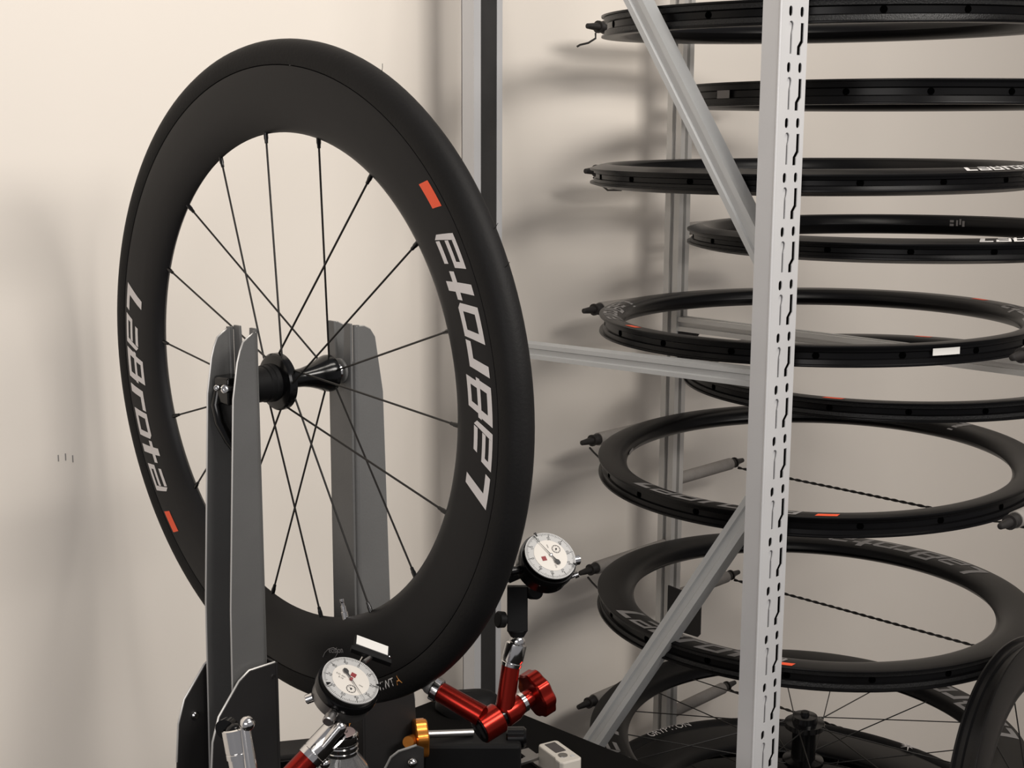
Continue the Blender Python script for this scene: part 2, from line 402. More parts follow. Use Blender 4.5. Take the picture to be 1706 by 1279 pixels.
MB().lathe(e * .252, -e, [(0, .0034), (.009, .0034), (.0095, .0026), (.015, .0026), (.0155, .0019), (.019, .0019), (.0195, .0022), (.0225, .0022)], 16).build('valve', M['chrome'], wh, True)

# ------------------------------------------------------------------ dial indicators
def dial(label, c, n, stem, rad_, depth, needle_ang, sub, logo, case_mat, shoe=False):
    n = Vector(n).normalized(); rot = basis(n, stem)      # local +x runs along the stem
    t = thing('dial_indicator', label, 'dial gauge', c, rot)
    r = rad_
    MB().lathe((0, 0, -depth), (0, 0, 1), [(0, r * .90), (.001, r * .94), (depth - .009, r * .94), (depth - .009, r * .88), (depth - .007, r * .88)], 56).build('case', case_mat, t, True)
    MB().lathe((0, 0, -.0085), (0, 0, 1), [(0, r * .98), (.001, r * 1.0), (.0075, r * 1.0), (.0085, r * .985), (.0085, r * .925), (.006, r * .905)], 64, cap=False).build('bezel', M['black'], t, True, sharp=25)
    face = MB().lathe((0, 0, .0040), (0, 0, 1), [(0, r * .91), (.0012, r * .91)], 56).build('dial_face', M['dialring'], t, True)
    MB().lathe((0, 0, .0052), (0, 0, 1), [(0, r * .60), (.0003, r * .60)], 48).build('inner_disc', M['dial'], face, True)
    tk = MB()
    for k in range(100):
        a = 2 * math.pi * k / 100; e = Vector((math.cos(a), math.sin(a), 0)); g = Vector((-e.y, e.x, 0))
        L = .14 if k % 10 == 0 else (.11 if k % 5 == 0 else .075); w = .011 if k % 10 == 0 else .006
        z = Vector((0, 0, .00535))
        tk.add([e * r * .88 - g * r * w + z, e * r * .88 + g * r * w + z, e * r * (.88 - L) + g * r * w + z, e * r * (.88 - L) - g * r * w + z], [(0, 1, 2, 3)])
    o = tk.build('tick_marks', M['ink'], face, True); o['kind'] = 'stuff'
    for k in range(10):
        a = 2 * math.pi * k / 10; vs, fs = text_mesh(str(k * 10), r * .15)
        up = Vector((1, 0, 0)); right = Vector((0, -1, 0))     # twelve o'clock lies on the stem side
        cpos = up * (math.cos(a) * r * .68) + right * (math.sin(a) * r * .68) + Vector((0, 0, .0054))
        MB().add([cpos + right * v.x + up * v.y for v in vs], fs).build('numeral', M['ink'], face, True)
    up = Vector((1, 0, 0)); right = Vector((0, -1, 0)); z1 = Vector((0, 0, .0057))
    # sub dial
    sc = (up * sub[1] + right * sub[0]) * r
    sd = MB().lathe(sc + z1, (0, 0, 1), [(0, r * .155), (.0001, r * .155), (.0001, r * .140), (0, r * .140)], 32, cap=False)
    for k in range(10):
        a = 2 * math.pi * k / 10; e = up * math.cos(a) + right * math.sin(a); g = up * -math.sin(a) + right * math.cos(a)
        sd.add([sc + z1 + e * r * .14 + g * r * .006, sc + z1 + e * r * .14 - g * r * .006, sc + z1 + e * r * .10 - g * r * .006, sc + z1 + e * r * .10 + g * r * .006], [(0, 1, 2, 3)])
    sd.lathe(sc + z1, (0, 0, 1), [(0, r * .035), (.0004, r * .035)], 14)
    e = up * .5 - right * .86
    g = Vector((0, 0, 1)).cross(e)
    sd.add([sc + z1 + g * r * .012, sc + z1 - g * r * .012, sc + z1 + e * r * .12], [(0, 1, 2)])
    sd.build('sub_dial', M['ink'], face, True)
    lc = (up * logo[1] + right * logo[0]) * r
    MB().add([lc + z1 + up * a * r * .085 + right * b * r * .085 for a, b in ((-1, -1), (-1, 1), (1, 1), (1, -1))], [(0, 1, 2, 3)]).build('red_mark', M['redink'], face, True)
    for row, (dx, dy, ww) in enumerate(((-.34, -.02, .20), (-.30, -.12, .14), (.36, -.03, .2))):
        cc = (up * dy + right * dx) * r
        vs, fs = text_mesh('0.01 mm' if row == 0 else ('SHOCK' if row == 1 else 'JEWELS'), r * .09)
        if row == 1: vs, fs = text_mesh('0-10', r * .09)
        if row == 2: vs, fs = text_mesh('mm', r * .09)
        MB().add([cc + z1 + right * v.x + up * v.y for v in vs], fs).build('lettering', M['ink'], face, True)
    e = up * math.cos(needle_ang) + right * math.sin(needle_ang); g = Vector((0, 0, 1)).cross(e); z2 = Vector((0, 0, .0070))
    MB().add([z2 + e * r * .84 + g * r * .004, z2 + e * r * .84 - g * r * .004, z2 - g * r * .016, z2 - e * r * .22 - g * r * .03, z2 - e * r * .30 - g * r * .085, z2 - e * r * .40 - g * r * .07, z2 - e * r * .45,
              z2 - e * r * .40 + g * r * .07, z2 - e * r * .30 + g * r * .085, z2 - e * r * .22 + g * r * .03, z2 + g * r * .016], [(0, 1, 2, 3, 4, 5, 6, 7, 8, 9, 10)]).build('needle', M['ink'], t, True)
    MB().lathe((0, 0, .0060), (0, 0, 1), [(0, r * .05), (.0016, r * .05), (.0020, r * .02)], 16).build('needle_pin', M['redink'] if shoe else M['chrome'], t, True)
    for cu, cr in ((-.57, -.45), (.28, .88)):      # tolerance clips on the bezel
        a = math.atan2(-cr, cu)
        e = Vector((math.cos(a), math.sin(a), 0)); g = Vector((-e.y, e.x, 0)); z3 = Vector((0, 0, .0080))
        MB().prism([z3 + e * r * .93 + g * r * .05, z3 + e * r * .93 - g * r * .05, z3 + e * r * .80 - g * r * .015, z3 + e * r * .78, z3 + e * r * .80 + g * r * .015], (0, 0, .0008)).build('tolerance_clip', M['black'], t, True)
    zc = -depth * .5 - .002
    MB().lathe((r * .90, 0, zc), (1, 0, 0), [(0, .0042), (.012, .0042), (.0125, .003)], 20).build('stem', case_mat if shoe else M['black'], t, True)
    MB().lathe((r * .90 + .012, 0, zc), (1, 0, 0), [(0, .0022), (.016 if not shoe else .013, .0022)], 14).build('plunger', M['chrome'], t, True)
    MB().lathe((-r * .90, 0, zc), (-1, 0, 0), [(0, .0040), (.006, .0040), (.0065, .0052), (.013, .0052), (.0138, .0042)], 20).build('dust_cap', M['chrome'] if not shoe else M['steel'], t, True)
    return t, rot
def facing(u, v, right, up, view):
    d = ray(u, v).normalized()
    return (R * right + U * up - d * view).normalized()
cA = at(914, 930, 1.345); nA = facing(916, 934, .361, .562, .743)
stemA = at(848, 966, 1.345) - at(916, 934, 1.345)
dA, rA = dial('white-faced dial gauge with black case held beside the tyre at the right of the wheel', cA, nA, stemA, .0283, .021, rad(66.5), (.20, -.30), (-.08, .287), M['black'])
cB = at(581, 1139, 1.235); nB = facing(586, 1131, .379, .726, .574)
stemB = at(608, 1092, 1.27) - at(586, 1131, 1.235)
dB, rB = dial('white-faced dial gauge with silver case standing in front of the lower rim', cB, nB, stemB, .0286, .021, rad(127), (.14, -.342), (.0, .23), M['case'], True)
# white contact shoe on the plunger of the lower gauge
sh_c = at(619, 1080, 1.285); sx = (at(650, 1090, 1.285) - at(590, 1068, 1.285)).normalized(); su = (U * .66 + F * .62).normalized(); sn = sx.cross(su)
sh = MB().quadbox(sh_c, sx * .0168, su * .0068, sn * .0030).quadbox(sh_c - su * .0078, sx * .0195, su * .0022, sn * .0036).build('contact_shoe', M['black_matte'], dB, bevel=.0006)
fc = sh_c + su * .0014 + (sn * .0033 if sn.dot(F) < 0 else -sn * .0033)
MB().quadbox(fc, sx * .0152, su * .0046, sn * .0006).build('white_pad', M['sticker'], sh)
MB().rod(sh_c - su * .009, at(606, 1103, 1.262), .0022, seg=12).build('plunger_tip', M['steel'], sh)
MB().sphere(at(648, 1094, 1.283), .0018, 10).build('screw', M['chrome'], sh)
# clamp screws on the bezels
MB().lathe(at(524, 1160, 1.235), at(524, 1160, 1.235) - at(545, 1152, 1.235), [(-.006, .0022), (.001, .0022), (.0015, .0042), (.0075, .0042), (.0082, .0034)], 16).build('bezel_screw', M['chrome'], dB)
MB().lathe(at(953, 960, 1.345), at(960, 957, 1.345) - at(945, 963, 1.345), [(-.002, .0018), (.002, .0018), (.0025, .0032), (.0065, .0032)], 14).build('bezel_screw', M['chrome'], dA)

# ------------------------------------------------------------------ articulated gauge arms
arm = thing('articulated_arm', 'red articulated arm with a lobed red knob holding the right-hand dial gauge', 'gauge arm', at(842, 1180, 1.37))
D = 1.37
ck = MB().quadbox(at(862, 1013, D), (at(880, 1013, D) - at(862, 1013, D)) * .95, at(862, 976, D) - at(862, 1013, D), F * .008)
ck.lathe(at(862, 1049, D), at(862, 1066, D) - at(862, 1049, D), [(0, .0105), (.010, .0045), (.013, .0045)], 16)
ck = ck.build('gauge_clamp', M['black_matte'], arm, bevel=.0008)
MB().lathe(at(893, 986, D - .012), -F + R * .25 + U * .15, [(-.016, .0072), (0, .0072), (.001, .0062)], 24).build('pivot_knob', M['black_matte'], ck)
MB().quadbox(at(861, 954, D), (R * .8 + U * .35) * .0115, U * .0055 - R * .002, F * .007).build('clamp_jaw', M['black_matte'], ck, bevel=.001)
MB().lathe(at(846, 1032, D), -R - F * .5 + U * .1, [(-.004, .0038), (.004, .0038), (.0042, .0078), (.0105, .0082), (.0115, .007)], 22).build('thumb_screw', M['black_matte'], ck)
MB().rod(at(842, 969, D - .004), at(859, 963, D - .004), .0016, seg=10).build('clamp_screw', M['chrome'], ck)
jt = MB().lathe(at(861, 1070, D), at(851, 1110, D) - at(861, 1070, D), [(0, .0085), (.0012, .0103), (.017, .0106), (.0185, .0098), (.0195, .0098), (.020, .0104), (.0235, .0100)], 28).sphere(at(862, 1068, D), .0078).build('ball_joint', M['chrome'], arm, sharp=30)
ax0, ax1 = at(797, 1216, 1.360), at(908, 1146, 1.398)
ex = (ax1 - ax0).normalized()
def along(u, v):                       # point on the hinge axis nearest a pixel
    best = min((i / 200 for i in range(201)), key=lambda t: (lambda q: (q[0] - u) ** 2 + (q[1] - v) ** 2)(((ax0.lerp(ax1, t)).dot(R) / (ax0.lerp(ax1, t)).dot(F) * FPX + W / 2, H / 2 - (ax0.lerp(ax1, t)).dot(U) / (ax0.lerp(ax1, t)).dot(F) * FPX)))
    return ax0.lerp(ax1, best)
p_a, p_b, p_c, p_d, p_e = along(799, 1215), along(831, 1195), along(838, 1191), along(866, 1172), along(872, 1168)
MB().lathe(p_a, ex, [(0, .0125), (.0008, .0150), ((p_b - p_a).length - .001, .0152), ((p_b - p_a).length, .0142)], 36).build('hinge_block', M['red'], arm, sharp=30)
MB().lathe(p_a - ex * .0016, ex, [(0, .0105), (.0012, .0136), (.004, .0140)], 32).build('hinge_cap', M['black'], arm)
MB().lathe(p_b - ex * .004, ex, [(0, .0105), ((p_c - p_b).length + .008, .0105)], 24).build('hinge_washer', M['black'], arm)
MB().lathe(p_c, ex, [(0, .0125), (.001, .0135), ((p_d - p_c).length * .6, .0128), ((p_d - p_c).length, .0100)], 32).build('hinge_block', M['red'], arm, sharp=40)
MB().lathe(p_d, ex, [(0, .0090), (.001, .0102), (.005, .0102), (.006, .0090)], 28).build('hinge_ring', M['chrome'], arm)
MB().lathe(p_d + ex * .006, ex, [(0, .0088), (.007, .0088), (.010, .0100)], 28).build('knob_collar', M['red'], arm)
kn = MB().lathe(p_d + ex * .0145, ex, [(-.001, .012), (0, .0215), (.0015, .0232), (.013, .0232), (.0145, .0215), (.0155, .012)], 64, lobes=8, lobe=.045).build('knob', M['red'], arm, sharp=30)
MB().rod(at(851, 1108, D), at(841, 1182, D + .002), .0090, .0094, 24).build('arm_rod', M['red'], arm)
r0, r1 = at(732, 1151, 1.37), at(802, 1192, 1.358)
MB().rod(r0, r1, .0098, .0108, 24).build('arm_rod', M['red'], arm)
dd = (r0 - r1).normalized()
j2 = MB().lathe(r0 - dd * .001, dd, [(0, .0104), (.001, .0118), (.007, .0120), (.008, .0112), (.0085, .0085)], 28).build('ball_joint', M['chrome'], arm)
MB().sphere(r0 + dd * .010, .0085).lathe(r0 + dd * .013, dd, [(0, .0060), (.008, .0080), (.020, .0100), (.030, .0105)], 24).build('socket_cone', M['stand'], j2)

def low_arm(label, top, bot, r, slot_dir, red, D, foot):
    t = thing('articulated_arm', label, 'gauge arm', bot)
    top, bot = Vector(top), Vector(bot); ax = (bot - top); L = ax.length; ax.normalize()
    so = MB()
    sd = Vector(slot_dir).normalized(); sd = (sd - ax * sd.dot(ax)).normalized(); g = ax.cross(sd)
    seg = 40; rows = []
    for i, (tt, rr) in enumerate(((0., r * .86), (.0009, r), (L * .78, r), (L * .80, r * .96), (L * .82, r * .96), (L * .835, r), (L, r))):
        for k in range(seg):
            a = 2 * math.pi * k / seg
            notch = math.exp(-((math.atan2(math.sin(a), math.cos(a)) / .42) ** 4)) * r * 1.35 if i < 2 else 0
            rows.append(top + ax * (tt + notch) + sd * (rr * math.cos(a)) + g * (rr * math.sin(a)))
    n = 7
    so.add(rows, [(i * seg + k, i * seg + (k + 1) % seg, (i + 1) * seg + (k + 1) % seg, (i + 1) * seg + k) for i in range(n - 1) for k in range(seg)], True)
    so.lathe(top + ax * .004, ax, [(0, r * .001), (.0001, r * .97)], seg, cap=False)
    so = so.build('ball_socket', M['chrome'], t, sharp=32)
    MB().sphere(top + ax * .003, r * .74).build('ball', M['black'], so)
    MB().rod(bot, bot + ax * .07, r * .92, r * .92, 24).build('arm_rod', M['red'] if red else M['chrome'], t)
    b = bot + ax * .07
    MB().sphere(b, r * 1.3).build('elbow', M['red'] if red else M['black'], t)
    MB().rod(b, (b.x, b.y, TABLE + .012), r * .9, r * .9, 20).build('lower_rod', M['red'] if red else M['black'], t)
    MB().lathe((b.x, b.y, TABLE), (0, 0, 1), [(0, .022), (.010, .022), (.014, .012)], 28).build('foot', M['black'], t)
    return t
D2 = 1.225
la = low_arm('red articulated arm with a chrome ball socket under the lower dial gauge', at(563, 1211, D2), at(514, 1263, D2 - .01), .0112, R + U * .4, True, D2, None)
MB().rod(at(568, 1210, D2 + .004), at(574, 1186, D2 + .010), .0052, .0045, 16).quadbox(at(566, 1196, D2 + .012), R * .009, U * .006, F * .006).build('gauge_clamp', M['black'], la)
MB().rod(at(552, 1196, D2 - .002), at(561, 1180, D2 + .004), .0050, .0036, 18).build('clamp_bolt', M['chrome'], la)
MB().rod(at(540, 1243, D2 - .012), at(567, 1211, D2 - .012), .0050, .0054, 16).sphere(at(567, 1211, D2 - .012), .0054, 14).build('pinch_rod', M['chrome'], la)
MB().sphere(at(541, 1271, D2 + .006), .0048, 14).build('grub_screw', M['chrome'], la)
D3 = 1.15
lb = low_arm('chrome-ended articulated arm in front of the left bracket of the truing stand', at(389, 1213, D3), at(398, 1262, D3), .0098, R + U * .2, False, D3, None)
MB().rod(at(407, 1207, D3 - .004), at(419, 1290, D3 - .006), .0046, .0054, 16).build('pinch_rod', M['chrome'], lb)
MB().sphere(at(412, 1205, D3 - .006), .0062, 20).build('pinch_knob', M['chrome'], lb)
MB().rod(at(376, 1216, D3 + .004), at(384, 1207, D3 + .012), .0095, .0075, 18).build('ball_stud', M['black'], lb)

# ------------------------------------------------------------------ small things on the bench
bo = thing('glass_bottle', 'clear glass bottle with a ribbed silver cap behind the lower dial gauge', 'bottle', (.885, 1.092, TABLE))
bc = at(568, 1226, 1.43)
MB().lathe((bc.x, bc.y, TABLE), (0, 0, 1), [(0, .030), (.002, .033), (.085, .033), (.105, .026), (.120, .0155), (bc.z - TABLE - .012, .0150), (bc.z - TABLE - .012, .0135), (.118, .0135), (.10, .024), (.08, .030), (.004, .030), (.003, .001)], 40, cap=False).build('bottle_body', M['clearglass'], bo)
cp = MB().lathe((bc.x, bc.y, bc.z - .018), (0, 0, 1), [(0, .0168), (.001, .0176), (.004, .0176), (.0048, .0168), (.0062, .0168), (.007, .0176), (.0095, .0176), (.0105, .0166), (.0125, .0166)], 48).build('screw_cap', M['chrome'], bo, sharp=25)
MB().lathe((bc.x, bc.y, bc.z - .0055), (0, 0, 1), [(0, .0166), (.001, .0174), (.0085, .0174), (.0098, .0155)], 64, lobes=32, lobe=.018).build('ribbed_band', M['chrome'], cp)
MB().lathe((bc.x, bc.y, bc.z + .0042), (0, 0, 1), [(0, .0148), (.0006, .0146)], 40).build('cap_label', M['pink'], cp)
vs, fs = text_mesh('VIN', .009)
tq = basis((0, 0, 1), R)
MB().add([tq @ Vector((v.x, v.y, 0)) + Vector((bc.x, bc.y, bc.z + .0050)) for v in vs], fs).build('lettering', M['ink'], cp)

bx = thing('storage_case', 'dark grey storage case on the bench behind the truing stand', 'case', (.95, 1.25, TABLE))
xd = (at(560, 1232, 1.62) - at(440, 1239, 1.60)); xd.z = 0; xd.normalize(); yd = Vector((-xd.y, xd.x, 0))
if yd.dot(F) < 0: yd = -yd
o0 = at(440, 1262, 1.55)
c0 = o0 + xd * .046 + yd * .020
MB().quadbox((c0.x, c0.y, (TABLE + o0.z - .018) / 2), xd * .046, yd * .020, (0, 0, (o0.z - .018 - TABLE) / 2)).build('case_body', M['boxgrey'], bx, bevel=.002)
MB().quadbox((c0.x, c0.y, o0.z - .009), xd * .047, yd * .021, (0, 0, .009)).build('lid', M['boxgrey'], bx, bevel=.003)
lp = at(483, 1262, 1.55); lp = o0 + xd * ((lp - o0).dot(xd)) - yd * .001
MB().quadbox((lp.x, lp.y, o0.z - .009), xd * .011, yd * .0016, (0, 0, .004)).build('latch', M['black'], bx, bevel=.001)

kc = thing('bench_clamp', 'black bench clamp with a lobed orange knob beside the rear upright', 'clamp', (1.06, 1.10, TABLE))
k0, k1 = at(705, 1247, 1.60), at(868, 1240, 1.60)
kx = (k1 - k0); kx.z = 0; kl = kx.length / 2; kx.normalize(); ky = Vector((-kx.y, kx.x, 0)); ky = ky if ky.dot(F) > 0 else -ky
km = (k0 + k1) / 2
MB().quadbox((km.x, km.y, (km.z + .012 + TABLE) / 2), kx * kl, ky * .022, (0, 0, (km.z + .012 - TABLE) / 2)).build('clamp_body', M['black_matte'], kc, bevel=.004)
MB().lathe(at(843, 1228, 1.60), kx, [(0, .010), (.002, .012), (.020, .012), (.023, .0095)], 24).build('end_cap', M['black'], kc)
MB().rod(at(712, 1223, 1.585), at(788, 1220, 1.60), .0042, seg=14).build('spindle', M['steel'], kc)
kd = (R * .96 + F * .22 + U * .04).normalized()
MB().lathe(at(690, 1230, 1.572), kd, [(-.001, .010), (0, .0200), (.0015, .0216), (.0125, .0216), (.014, .0200), (.015, .010)], 64, lobes=6, lobe=.07).build('knob', M['gold'], kc, sharp=30)
MB().rod(at(680, 1236, 1.545), at(692, 1231, 1.57), .0065, seg=16).build('knob_hub', M['gold'], kc)

po = thing('cloth_pouch', 'black soft pouch lying at the back corner of the bench behind the red arm', 'pouch', (1.19, 1.235, TABLE))
pts = MB()
cpo = Vector((1.190, 1.238, TABLE)); n = 22
rows = []
for i in range(9):
    th = math.pi / 2 * i / 8
    for k in range(n):
        a = 2 * math.pi * k / n
        rows.append(cpo + (R * (math.cos(a) * .042) + Vector((F.x, F.y, 0)) * (math.sin(a) * .030)) * math.cos(th) ** .6 * (1 + .05 * math.sin(3 * a)) + Vector((0, 0, .026 * math.sin(th) ** .8 + .004 * math.sin(2 * a + 1) * math.cos(th))))
pts.add(rows, [(i * n + k, i * n + (k + 1) % n, (i + 1) * n + (k + 1) % n, (i + 1) * n + k) for i in range(8) for k in range(n)], True)
pts.build('pouch_body', M['black_matte'], po)

ca = thing('digital_caliper', 'digital caliper with a pale body and dark screen lying on the black bench', 'caliper', (1.13, 1.02, TABLE))
A, B_, C_, D_ = Vector((1.1348, 1.0582, 0)), Vector((1.1577, 1.0514, 0)), Vector((1.1443, 1.0034, 0)), Vector((1.1191, 1.0067, 0))
lx = (C_ - B_); lx.normalize(); ly = Vector((-lx.y, lx.x, 0)); ly = ly if ly.dot(F) > 0 else -ly
cc = (A + B_ + C_ + D_) / 4
zt = -.720
tilt = Vector((0, 0, 1))
hl, hw_ = .0285, .0135
outline = [(-hl, -hw_ + .003), (-hl + .003, -hw_), (hl * .35, -hw_), (hl * .55, -hw_ - .002), (hl - .004, -hw_ - .002), (hl, -hw_ + .001), (hl, hw_ - .003), (hl - .003, hw_), (-hl + .003, hw_), (-hl, hw_ - .003)]
bd = MB().prism([cc + lx * a + ly * b + Vector((0, 0, TABLE + .004)) for a, b in outline], (0, 0, zt - TABLE - .004)).build('caliper_body', M['pale'], ca, bevel=.0018)
s0 = cc - lx * .010
MB().quadbox((s0.x, s0.y, zt + .0002), lx * .0125, ly * .0068, (0, 0, .0006)).build('screen', M['screen'], bd)
s1 = cc + lx * .0115 - ly * .003
MB().lathe((s1.x, s1.y, zt), (0, 0, 1), [(0, .0058), (.0007, .0056)], 24).build('button', M['steel'], bd)
s2 = cc + lx * .018 + ly * .006
MB().lathe((s2.x, s2.y, zt), (0, 0, 1), [(0, .0028), (.0006, .0026)], 16).build('button', M['dialring'], bd)
jp = [at(898, 1252, 1.655), at(898, 1240, 1.665), at(880, 1244, 1.66), at(862, 1256, 1.645), at(860, 1262, 1.64), at(868, 1263, 1.64)]
jp = [Vector((p.x, p.y, TABLE + .012)) for p in jp]
MB().prism(jp, (0, 0, .004)).build('jaw', M['steel'], ca, bevel=.0006)
MB().quadbox((cc.x - .008, cc.y + .002, TABLE + .004), lx * .07, ly * .0075, (0, 0, .0018)).build('beam', M['steel'], ca)

# ------------------------------------------------------------------ shelving frame (posts A and B with braces)
sh = thing('shelving_frame', 'pale grey slotted steel shelving frame with diagonal braces standing before the rim rack', 'shelving', (1.43, 1.20, FLOOR))
X0, X1 = 1.400, 1.4565
YA0, YA1, YB0, YB1 = .938, .963, 1.441, 1.466
ZT = .50
# perforated face of the front post
g = .0012
cut = MB()
def slot(x, z, w, h, n=6):
    pts = [(x + w / 2 * math.cos(math.pi * k / n), z + (h / 2 - w / 2) + w / 2 * math.sin(math.pi * k / n)) for k in range(n + 1)] + [(x - w / 2 * math.cos(math.pi * k / n), z - (h / 2 - w / 2) - w / 2 * math.sin(math.pi * k / n)) for k in range(n + 1)]
    return pts
pitch = .0635; zs = []
k = -14
backs = []
while k < 8:
    z = .127 - 0.0635 * 0 + pitch * k
    if -1.0 < z < .35:
        for x in (1.4200, 1.4435):
            cut.prism([(px, YA0 - .01, pz) for px, pz in slot(x, z, .0070, .0120)], (0, .02, 0))
        zig = [(1.4418, -.0125), (1.4482, -.0125), (1.4482, -.0345), (1.4426, -.0405), (1.4426, -.0490), (1.4356, -.0490), (1.4356, -.0395), (1.4418, -.0325)]
        cut.prism([(px, YA0 - .01, z + pz) for px, pz in zig], (0, .02, 0))
        key = [(1.4220 + .0048 * math.cos(a), -.0150 + .0042 * math.sin(a)) for a in [math.pi * (j / 8) for j in range(9)]] + [(1.4186, -.0200), (1.4206, -.0250), (1.4206, -.0480), (1.4246, -.0480), (1.4246, -.0250), (1.4262, -.0200)]
        cut.prism([(px, YA0 - .01, z + pz) for px, pz in key], (0, .02, 0))
        backs.append([(px2, YA0 + .0026, z + pz2) for px2, pz2 in ((1.4160, -.0100), (1.4285, -.0100), (1.4285, -.0495), (1.4160, -.0495))])
    k += 1
web = MB().box(X0, X1, YA0, YA0 + g, FLOOR, ZT).build('web_tmp', M['shelf'])
cutter = cut.build('cut_tmp', M['shelf'])
bmod = web.modifiers.new('b', 'BOOLEAN'); bmod.operation = 'DIFFERENCE'; bmod.object = cutter; bmod.solver = 'EXACT'
dg = bpy.context.evaluated_depsgraph_get(); me = web.evaluated_get(dg).to_mesh()
face = MB().add([v.co.copy() for v in me.vertices], [list(p.vertices) for p in me.polygons])
web.evaluated_get(dg).to_mesh_clear()
bpy.data.objects.remove(web); bpy.data.objects.remove(cutter)
face.box(X0, X0 + g, YA0 + g, YA1, FLOOR, ZT).box(X1 - g, X1, YA0 + g, YA1, FLOOR, ZT)
shade_lining = MB().box(X0 + .0016, X1 - .0016, YA1 - .0030, YA1 - .0014, FLOOR, ZT).box(X0 + .0014, X0 + .0024, YA0 + .0016, YA1 - .003, FLOOR, ZT).box(X1 - .0024, X1 - .0014, YA0 + .0016, YA1 - .003, FLOOR, ZT)
face.box(X0 + g, X1 - g, YA1 - g, YA1, FLOOR, ZT)
pa = face.build('post', M['shelf'], sh)
for zz in (YA0,):
    MB().rod((X0 + .0012, YA0 + .0012, FLOOR), (X0 + .0012, YA0 + .0012, ZT), .0019, seg=10).build('folded_edge', M['shelf'], pa)
shade_lining.build('shade_liner', M['cap'], pa)  # dark liner added so the post holes look black, shade put in as colour
for q in backs:
    MB().prism(q, (0, .0009, 0)).build('embossed_strip', M['shelf'], pa)
pb = MB().box(X0, X0 + g, YB0, YB1, FLOOR, ZT).box(X1 - g, X1, YB0, YB1, FLOOR, ZT).box(X0, X1, YB1 - g, YB1, FLOOR, ZT).box(X0 + g, X0 + .0135, YB0, YB0 + g, FLOOR, ZT).box(X1 - .011, X1 - g, YB0, YB0 + g, FLOOR, ZT).build('post', M['shelf'], sh)
MB().box(X0 + .0140, X1 - .0112, YB0 + .0006, YB0 + .006, FLOOR, ZT).build('dark_strip', M['strip'], sh)
XB = 1.4285
def brace(p0, p1, hw=.0125, hx=.0125):
    p0, p1 = Vector(p0), Vector(p1); d = (p1 - p0).normalized(); n_ = Vector((1, 0, 0)).cross(d).normalized()
    # channel profile: two flanges and a ribbed face turned to the near side
    prof = [(-hx, -hw), (-hx, -hw * .45), (-hx + .0028, -hw * .30), (-hx + .0028, hw * .30), (-hx, hw * .45), (-hx, hw), (hx, hw), (hx, hw - .002), (-hx + .005, hw - .002), (-hx + .005, -hw + .002), (hx, -hw + .002), (hx, -hw)]
    a = [p0 + Vector((1, 0, 0)) * x + n_ * y for x, y in prof]
    return MB().prism(a, p1 - p0).build('brace', M['brace'], sh)
def onx(u, v, x=XB):
    r = ray(u, v); return r * (x / r.x)
def yz(u, v):
    p = onx(u, v, X0 + .016); return Vector((XB, p.y, p.z))
def ext(a, b, y0, y1):
    f = lambda y: a + (b - a) * ((y - a.y) / (b.y - a.y))
    return f(y0), f(y1)
a, b = ext(yz(1054, 0), yz(1258, 412), YB0 - .001, YA1 + .001); brace(a, b)
a, b = ext(yz(890, 586), yz(1240, 629), YB0 - .001, YA1 + .001); brace(a, b, .0105)
a, b = ext(yz(1008, 1200), yz(1224, 880), YB0 - .001, YA1 + .001); brace(a, b, .0125)

# ------------------------------------------------------------------ rim display rack behind it
rk = thing('rim_rack', 'aluminium profile rim rack with foam-sleeved arms and stretched black cords', 'rack', (1.91, 1.1, FLOOR))
def profile_bar(x0, x1, y0, y1, z0, z1, axis, name):
    # square profile with a slot along each long face
    s = .0040; dp = .0075
    if axis == 'z':
        cx, cy = (x0 + x1) / 2, (y0 + y1) / 2; h = (x1 - x0) / 2
        q = [(-h, -h), (-s, -h), (-s, -h + dp), (s, -h + dp), (s, -h), (h, -h), (h, -s), (h - dp, -s), (h - dp, s), (h, s), (h, h), (s, h), (s, h - dp), (-s, h - dp), (-s, h), (-h, h), (-h, s), (-h + dp, s), (-h + dp, -s), (-h, -s)]
        return MB().prism([(cx + a, cy + b, z0) for a, b in q], (0, 0, z1 - z0)).build(name, M['alu'], rk)
    cx, cz = (x0 + x1) / 2, (z0 + z1) / 2; h = (x1 - x0) / 2
    q = [(-h, -h), (-s, -h), (-s, -h + dp), (s, -h + dp), (s, -h), (h, -h), (h, -s), (h - dp, -s), (h - dp, s), (h, s), (h, h), (s, h), (s, h - dp), (-s, h - dp), (-s, h), (-h, h), (-h, s), (-h + dp, s), (-h + dp, -s), (-h, -s)]
    return MB().prism([(cx + a, y0, cz + b) for a, b in q], (0, y1 - y0, 0)).build(name, M['alu'], rk)
profile_bar(1.895, 1.925, 1.457, 1.487, FLOOR, .5, 'z', 'post')
profile_bar(1.895, 1.925, .705, .735, FLOOR, .5, 'z', 'post')
profile_bar(1.898, 1.922, .735, 1.457, -.349, -.325, 'y', 'rail')
profile_bar(1.895, 1.925, .735, 1.457, -1.295, -1.265, 'y', 'rail')
MB().prism([(1.893, 1.457, -.878), (1.893, 1.390, -.878), (1.893, 1.385, -.872), (1.893, 1.385, -.815), (1.893, 1.390, -.806), (1.893, 1.457, -.800)], (-.003, 0, 0)).build('bracket_plate', M['bracket'], rk)
MB().lathe((1.890, 1.393, -.818), (-1, 0, 0), [(0, .003), (.001, .003)], 12).build('plate_screw', M['chrome'], rk)
MB().prism([(1.900, 1.457, -.351), (1.900, 1.425, -.351), (1.900, 1.457, -.40)], (.02, 0, 0)).build('corner_gusset', M['bracket'], rk)
MB().box(1.475, 2.16, .715, 1.45, -1.138, -1.118).build('lower_deck', M['bracket'], rk)
MB().box(1.20, 1.98, .40, .700, -1.258, -1.2295).build('front_step', M['bracket'], rk)
